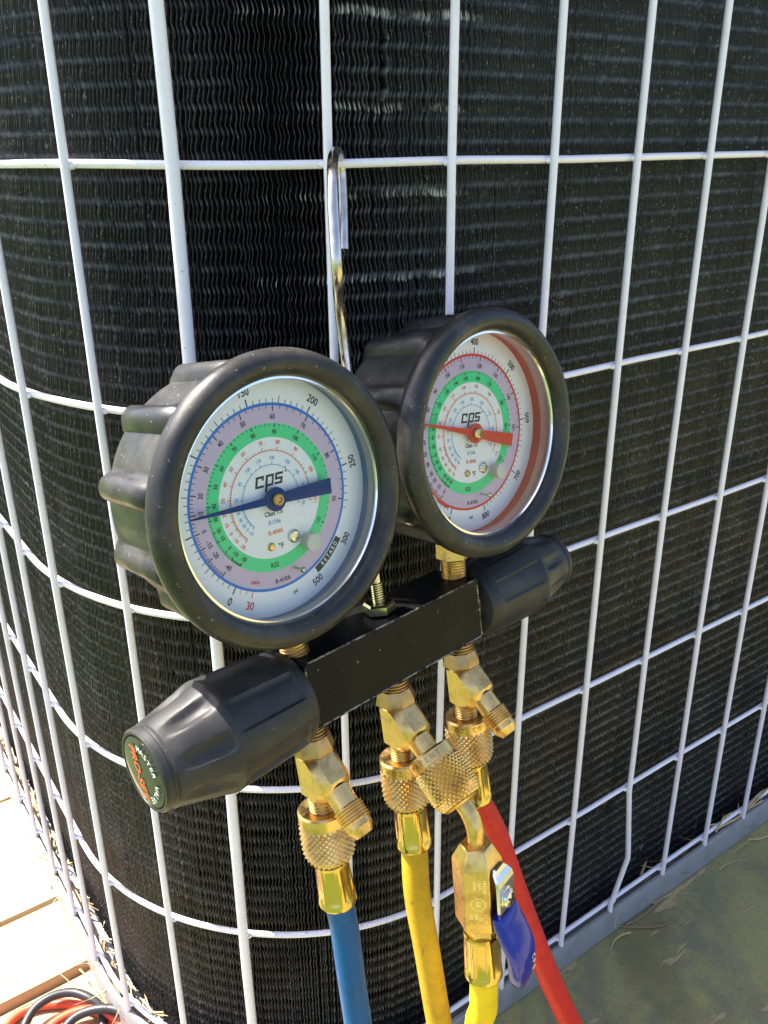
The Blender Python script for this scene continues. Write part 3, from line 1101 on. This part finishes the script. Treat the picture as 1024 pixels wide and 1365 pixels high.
def coupling(parent, o, ax, word=None):
    """knurled swivel nut: o at its top, ax points towards the hose"""
    b = LM()
    b.lathe(o, ax, [(5.2, 1.0), (5.3, 0.1), (8.6, 0.0), (9.3, 0.7), (9.35, 4.6), (8.9, 5.0)], 48)
    knurl(b, o, ax, 9.2, 5.0, 21.5, 27, 0.25, 0.85)
    b.lathe(o, ax, [(7.6, 21.4), (6.6, 22.2), (5.2, 22.3)], 48)
    c = b.build('coupling_nut', 'brass', parent, angle=18)
    if word:
        t = LM()
        axn = np.array(ax, float) / np.linalg.norm(ax)
        u_ = np.array((-0.7, -0.72, 0.0)) - (np.array((-0.7, -0.72, 0.0)) @ axn) * axn
        u_ /= np.linalg.norm(u_)
        w_ = np.cross(axn, u_)
        for i, ch in enumerate(word):
            if ch == ' ':
                continue
            v, f = text2d(ch, 2.9)
            a = -(i - (len(word) - 1) / 2) * 0.27
            rad = u_ * math.cos(a) + w_ * math.sin(a)
            tan = u_ * math.sin(a) - w_ * math.cos(a)
            p = np.array(o) + axn * 2.6 + rad * 9.43
            t.add([p + tan * x * 0.85 - axn * z for x, z in v], f)
        t.build('stamping', 'brass_tarnish', c, smooth=False)
    return c


def ferrule(parent, o, ax, L_, r0=6.4, r1=7.1, n8=6):
    P_ = [(4.6, -0.4, 0), (r0, 0.0, 0), (r0 + 0.25, 0.9, 0), (r0 + 0.1, 1.8, 0.2), (r0 + 0.15, 2.6, 1), (r0 + 0.4, L_ * 0.5, 1), (r0 + 0.6, L_ - 4.2, 1), (r1 - 0.15, L_ - 3.2, 0.25), (r1, L_ - 2.0, 0), (r1 + 0.1, L_ - 0.9, 0), (r1 - 0.3, L_ - 0.1, 0), (5.6, L_ + 0.05, 0), (5.3, L_ - 0.8, 0)]

    def fn(t, r, h, i):
        w = P_[i][2]
        a = (t + 0.2) % (2 * math.pi / n8) - math.pi / n8
        q = math.cos(math.pi / n8) / math.cos(a)
        groove = 0.05 if abs(a) < math.pi / n8 * 0.72 else 0.0
        return r * (1 - w * ((1 - q) * 0.6 + groove * 0.8))
    b = LM()
    b.lathe(o, ax, [(r, h) for r, h, _ in P_], 96, fn, ref=(1, 0, 0))
    return b.build('ferrule', 'brass_plate', parent, angle=30)


HR = 5.45


def gw(x, y, z):
    """world point -> local mm"""
    return loc((x, y, z))


def hose_thing(name, label, x, mat, pts, word=None):
    h = place(thing(name, label, 'hose', 'refrigerant charging hoses'))
    o = np.array((x, AY + 0.6, -119.3))
    coupling(h, o, (0, 0, -1), word)
    ferrule(h, (x, AY + 0.6, -141.0), (0, 0, -1), 19.5)
    LM().tube(catmull([(x, AY + 0.6, -150), (x, AY + 0.6, -158)] + pts, 8), HR, 24).build('hose_tube', mat, h, angle=60)
    return h


def down(p, way):
    """carry a hose from its last point to the deck and along it"""
    return [gw(*q) for q in way]


hose_thing('blue_hose', 'blue charging hose screwed to the port below the low side gauge', PORTX[0], 'hose_blue',
           [lhit(458.5, 1232, 1, 13), lhit(468, 1300, 1, 13), lhit(477.5, 1366, 1, 12.5), lhit(487, 1440, 1, 10), gw(-0.115, -0.14, 0.11), gw(-0.13, -0.22, 0.03), gw(-0.20, -0.36, 0.0068), gw(-0.35, -0.55, 0.0068)])
hose_thing('yellow_hose', 'dull yellow charging hose on the middle port, without a valve', PORTX[1], 'hose_yellow',
           [lhit(556, 1190, 1, 13), lhit(569, 1265, 1, 12), lhit(586, 1366, 1, 11), lhit(602, 1450, 1, 8), gw(-0.05, -0.13, 0.10), gw(-0.06, -0.22, 0.03), gw(-0.10, -0.36, 0.0068), gw(-0.2, -0.6, 0.0068)], 'HOZ CO')
hose_thing('red_hose', 'red charging hose on the port below the high side gauge', PORTX[2], 'hose_red',
           [lhit(660, 1110, 1, 11), lhit(690, 1195, 1, 8), lhit(727, 1290, 1, 3), lhit(762, 1366, 1, -2), lhit(800, 1440, 1, -8), gw(0.07, -0.16, 0.05), gw(0.12, -0.24, 0.0085), gw(0.2, -0.4, 0.0068), gw(0.3, -0.7, 0.0068)], 'OZ CO')

# yellow hose with ball valve on the middle branch
vh = place(thing('valve_hose', 'bright yellow hose with a brass ball valve and blue lever', 'hose', 'refrigerant charging hoses'))
xm = PORTX[1]
o1 = np.array((xm, 1.6, -109.3)) + D45 * 5.0
coupling(vh, o1, D45, 'PATENT')
o2 = o1 + D45 * 22.0
vax = np.array((0.0, 0.06, -1.0))
vax /= np.linalg.norm(vax)
vt = np.array((xm - 0.3, -22.3, -143.0))
LM().tube(catmull([o2 - D45 * 3, o2, o2 + D45 * 4.2 + np.array((0, 0, -0.6)), vt - vax * 5.5, vt + vax * 1], 8), 3.3, 18).build('bent_tube', 'brass', vh, angle=60)
FA = math.radians(218)            # direction the stamped flat faces
LM().lathe(vt, vax, [(3.4, 0.3), (5.2, 0.0), (6.0, 0.4), (9.3, 6.2), (9.5, 7.2), (9.5, 34.0), (8.6, 35.6), (6.6, 35.8)], 6, cap1=True,
           ref=(math.cos(FA + math.pi / 6), math.sin(FA + math.pi / 6), 0)).build('valve_body', 'brass', vh, angle=20, bevel=0.5)
vb_ = [o for o in vh.children if o.name.startswith('valve_body')][0]
LM().lathe(vt, vax, [(6.4, 35.5), (6.5, 40.5), (5.4, 40.8)], 6, cap0=True, cap1=True, ref=(1, 0.3, 0)).build('valve_collar', 'brass_plate', vh, angle=20)
# stamped lettering on the flat, reading down the body
st = LM()
fn_ = np.array((math.cos(FA), math.sin(FA), 0))
ft = np.array((-math.sin(FA), math.cos(FA), 0))
ap = 9.5 * math.cos(math.pi / 6) + 0.06


def stamp(word, along, across, size):
    v, f = text2d(word, size)
    wdt = v[:, 0].max() - v[:, 0].min()
    o = vt + vax * (along + wdt / 2) + fn_ * ap + ft * across
    st.add([o + vax * x + ft * z for x, z in v], f)


for wd, al, ac in (('FREON', 10.5, 2.9), ('134A', 10.5, 1.1), ('404A', 10.5, -0.7), ('12', 28.5, 2.9), ('22', 27.0, 1.1), ('500', 25.4, -0.7), ('502', 25.4, -2.5)):
    stamp(wd, al, ac, 1.9)
stamp('UL', 20.0, 0.3, 2.2)
rg = []
for k in range(28):
    a = 2 * math.pi * k / 28
    for r_ in (2.6, 2.85):
        rg.append(vt + vax * (21.2 + r_ * math.cos(a)) + fn_ * ap + ft * (0.3 + r_ * math.sin(a)))
st.add(rg, [(2 * k, 2 * k + 1, (2 * k + 3) % 56, (2 * k + 2) % 56) for k in range(28)])
st.build('stamping', 'stamp_bright', vb_, smooth=False)
# lever: zinc plate, screw, dipped blue grip
HA = math.radians(280)
hn = np.array((math.cos(HA), math.sin(HA), 0))
htn = np.array((-math.sin(HA), math.cos(HA), 0))


def hp(n_, t_, h_):
    return vt + vax * h_ + hn * n_ + htn * t_


pl = LM()
sect = [(8.4, 7.0), (9.0, 8.6), (10.4, 10.6), (10.9, 12.8), (10.9, 30.5)]
wid = [2.6, 4.0, 5.0, 5.3, 5.0]
A = []
for (n0, h0), w in zip(sect, wid):
    A.append([hp(n0, -w, h0), hp(n0, w, h0), hp(n0 + 1.3, w, h0 + 0.2), hp(n0 + 1.3, -w, h0 + 0.2)])
for a, b in zip(A[:-1], A[1:]):
    pl.prism(a, b)
LMp = pl.build('lever_plate', 'zinc', vh, angle=30)
sw = LM()
sw.lathe(hp(12.2, -0.6, 19.2), hn, [(4.1, 0), (4.1, 0.5), (3.5, 0.7), (3.5, 1.4), (3.0, 2.0), (1.6, 2.4), (0.1, 2.5)], 28, cap0=True, cap1=True)
sw.build('lever_screw', 'zinc', vh, angle=30)
cr = LM()
for a in (0.5, 0.5 + math.pi / 2):
    d1 = htn * math.cos(a) + vax * math.sin(a)
    d2 = -htn * math.sin(a) + vax * math.cos(a)
    c0 = hp(14.45, -0.6, 19.2)
    q = [c0 + d1 * sx_ * 2.1 + d2 * sy_ * 0.35 for sx_, sy_ in ((-1, -1), (1, -1), (1, 1), (-1, 1))]
    cr.prism(q, [p + hn * 0.45 for p in q])
cr.build('screw_slot', 'ink', vh, smooth=False)
gp = LM()
pathg = [(10.9, 26.0), (11.1, 27.0), (11.9, 30.0), (13.6, 34.0), (15.6, 38.2), (16.9, 41.6), (17.2, 45.2), (16.9, 50.0), (16.4, 54.5), (16.2, 57.0), (16.1, 58.4)]
gwd = [6.8, 7.1, 7.3, 7.4, 7.3, 7.0, 6.5, 5.8, 5.0, 4.0, 2.2]
gth = [2.1, 2.7, 3.1, 3.4, 3.6, 3.8, 3.9, 3.8, 3.4, 2.8, 1.3]
rings_ = []
for i, (n0, h0) in enumerate(pathg):
    a, b = pathg[max(i - 1, 0)], pathg[min(i + 1, len(pathg) - 1)]
    tn = np.array((b[0] - a[0], b[1] - a[1]))
    tn = tn / np.linalg.norm(tn)
    nv = np.array((tn[1], -tn[0]))
    rg = []
    for k in range(20):
        t = 2 * math.pi * k / 20
        cx, sy = math.cos(t), math.sin(t)
        cx = math.copysign(abs(cx) ** 0.6, cx) * gwd[i]
        sy = math.copysign(abs(sy) ** 0.7, sy) * gth[i]
        rg.append(hp(n0 + nv[0] * sy, cx, h0 + nv[1] * sy))
    rings_.append(rg)
vsg = [p for r_ in rings_ for p in r_]
fsg = [(i * 20 + k, i * 20 + (k + 1) % 20, (i + 1) * 20 + (k + 1) % 20, (i + 1) * 20 + k) for i in range(len(rings_) - 1) for k in range(20)]
fsg += [tuple(range(19, -1, -1)), tuple(range((len(rings_) - 1) * 20, len(rings_) * 20))]
gp.add(vsg, fsg)
grip = gp.build('lever_grip', 'grip_blue', vh, angle=50)
tx = LM()
for i, ch in enumerate('CPS'):
    v, f = text2d(ch, 3.0)
    tx.add([hp(21.25 - 0.05 * i, 2.0 + z, 44.5 + 2.7 * i + x) for x, z in v], f)
tx.build('grip_print', 'white_print', grip, smooth=False)
ferrule(vh, vt + vax * 40.2, vax, 22.0, 6.7, 7.4)
he = vt + vax * 66
LM().tube(catmull([vt + vax * 58, he, lhit(645, 1340, 0, xm), lhit(648, 1400, 0, xm), gw(-0.06, -0.16, 0.13), gw(-0.08, -0.25, 0.04), gw(-0.14, -0.36, 0.0068), gw(-0.3, -0.62, 0.0068)], 8), HR + 0.15, 24).build('hose_tube', 'hose_yellow_bright', vh, angle=60)


# ------------------------------------------------------------------ small things on the deck
def gpx(x, y, z=0.0):
    d_ = ray(x, y)
    t = (z - CAM[2]) / d_[2]
    return CAM + t * d_


def cable(name, label, mat, px, r):
    P_ = [gpx(x, y, z) for x, y, z in px]
    o = MB().tube(catmull(P_, 8), r, 12).build(name, mat, None, angle=60)
    return tag(o, label, 'cable', 'test lead cables heaped on the deck')


cable('test_lead', 'black cable looped over the red one beside the base pan', 'cable_black',
      [(10, 1460, -0.003), (22, 1400, 0.0), (40, 1353, 0.004), (64, 1331, 0.006), (94, 1323, 0.006), (120, 1331, 0.005), (136, 1350, 0.001), (130, 1395, -0.003), (90, 1420, -0.003), (76, 1392, 0.0), (98, 1358, 0.005), (132, 1345, 0.009), (162, 1349, 0.009), (182, 1370, 0.006), (190, 1420, 0.0), (150, 1480, -0.004), (60, 1500, -0.004)], 0.0031)
cable('test_lead', 'red cable in loose loops on the sunlit boards', 'cable_red',
      [(-40, 1420, -0.004), (-5, 1385, -0.004), (22, 1354, -0.004), (52, 1341, -0.004), (88, 1338, -0.004), (122, 1345, -0.004), (148, 1364, -0.004), (150, 1410, -0.004), (100, 1440, -0.004), (50, 1420, -0.002), (58, 1380, 0.001), (84, 1356, 0.002), (116, 1346, 0.002), (146, 1352, 0.002), (166, 1378, -0.001), (170, 1440, -0.004), (110, 1500, -0.004)], 0.0031)

# dry grass caught in the base pan
dg = MB()
def blade(p, ang, ln, el, w, bend, mi):
    dg.mat(mi)
    c, s = math.cos(ang), math.sin(ang)
    vs = []
    for k in range(5):
        t = k / 4
        a2 = ang + bend * t
        q = np.array(p) + np.array((math.cos(a2) * ln * t, math.sin(a2) * ln * t, math.sin(el) * ln * t - 0.25 * ln * t * t * math.sin(el)))
        ww = w * (1 - 0.7 * t)
        vs += [q + np.array((-s, c, 0)) * ww, q + np.array((s, -c, 0.0)) * ww + np.array((0, 0, ww * 0.4))]
    dg.add(vs, [(2 * k, 2 * k + 1, 2 * k + 3, 2 * k + 2) for k in range(4)])
for i in range(230):
    u = random.uniform(-0.62, -0.12) if i < 190 else random.uniform(0.16, 0.42)
    p, nn, tt = path(u, random.uniform(0.002, 0.011))
    out = random.random() < 0.06
    z = 0.0085 + random.uniform(0, 0.010)
    if out:
        p = p + nn * random.uniform(0.008, 0.02)
        z = 0.002
    blade((*p, z), math.atan2(tt[1], tt[0]) + random.choice((0, math.pi)) + random.uniform(-0.5, 0.5), random.uniform(0.012, 0.045), random.uniform(0.0, 0.45), random.uniform(0.0004, 0.0011), random.uniform(-0.8, 0.8), random.choice((0, 0, 1)))
o = dg.build('dry_grass', ['straw', 'straw_brown'], None, smooth=False)
tag(o, 'dry straw and grass clippings caught along the base pan', 'dry grass', None, 'stuff')

# two thin stems lying on the painted boards
def stem(pp, r, label, mat):
    P_ = [gpx(x, y, 0.0016) for x, y in pp]
    o = MB().tube(catmull(P_, 8), r, 6).build('dry_stem', mat, None)
    tag(o, label, 'stem', 'dry stems on the painted boards')
stem([(818, 1233), (842, 1236), (880, 1234), (905, 1222)], 0.0007, 'thin curved stem lying on the olive boards below the base pan', 'straw_brown')
stem([(833, 1233), (855, 1222), (884, 1196)], 0.0008, 'straight stem leaning up towards the base pan', 'straw_brown')
stem([(997, 1119), (1012, 1118), (1030, 1112)], 0.0008, 'short stem by the base pan at the right edge', 'straw')
# twist of dead vine caught on the lowest hoop
tv = MB()
for k in range(4):
    u0, u1 = 0.262 + random.uniform(0, 0.03), 0.36 + random.uniform(-0.03, 0.02)
    f1, f2 = random.uniform(5, 9), random.uniform(0, 6)
    P_ = []
    for j in range(9):
        t = j / 8
        q = path(u0 + (u1 - u0) * t, 0.0017)[0]
        P_.append((q[0], q[1] - 0.0026 * math.cos(f1 * t + f2) - 0.0006, ROWS[6] + 0.0028 * math.sin(f1 * t + f2) + (0.004 * (1 - t) ** 4 + 0.003 * t ** 5) * random.uniform(-1, 2)))
    tv.tube(catmull(P_, 5), random.uniform(0.0004, 0.0009), 6)
tag(tv.build('dead_vine', 'straw', None), 'twist of dead vine wound round the lowest guard wire', 'vine')
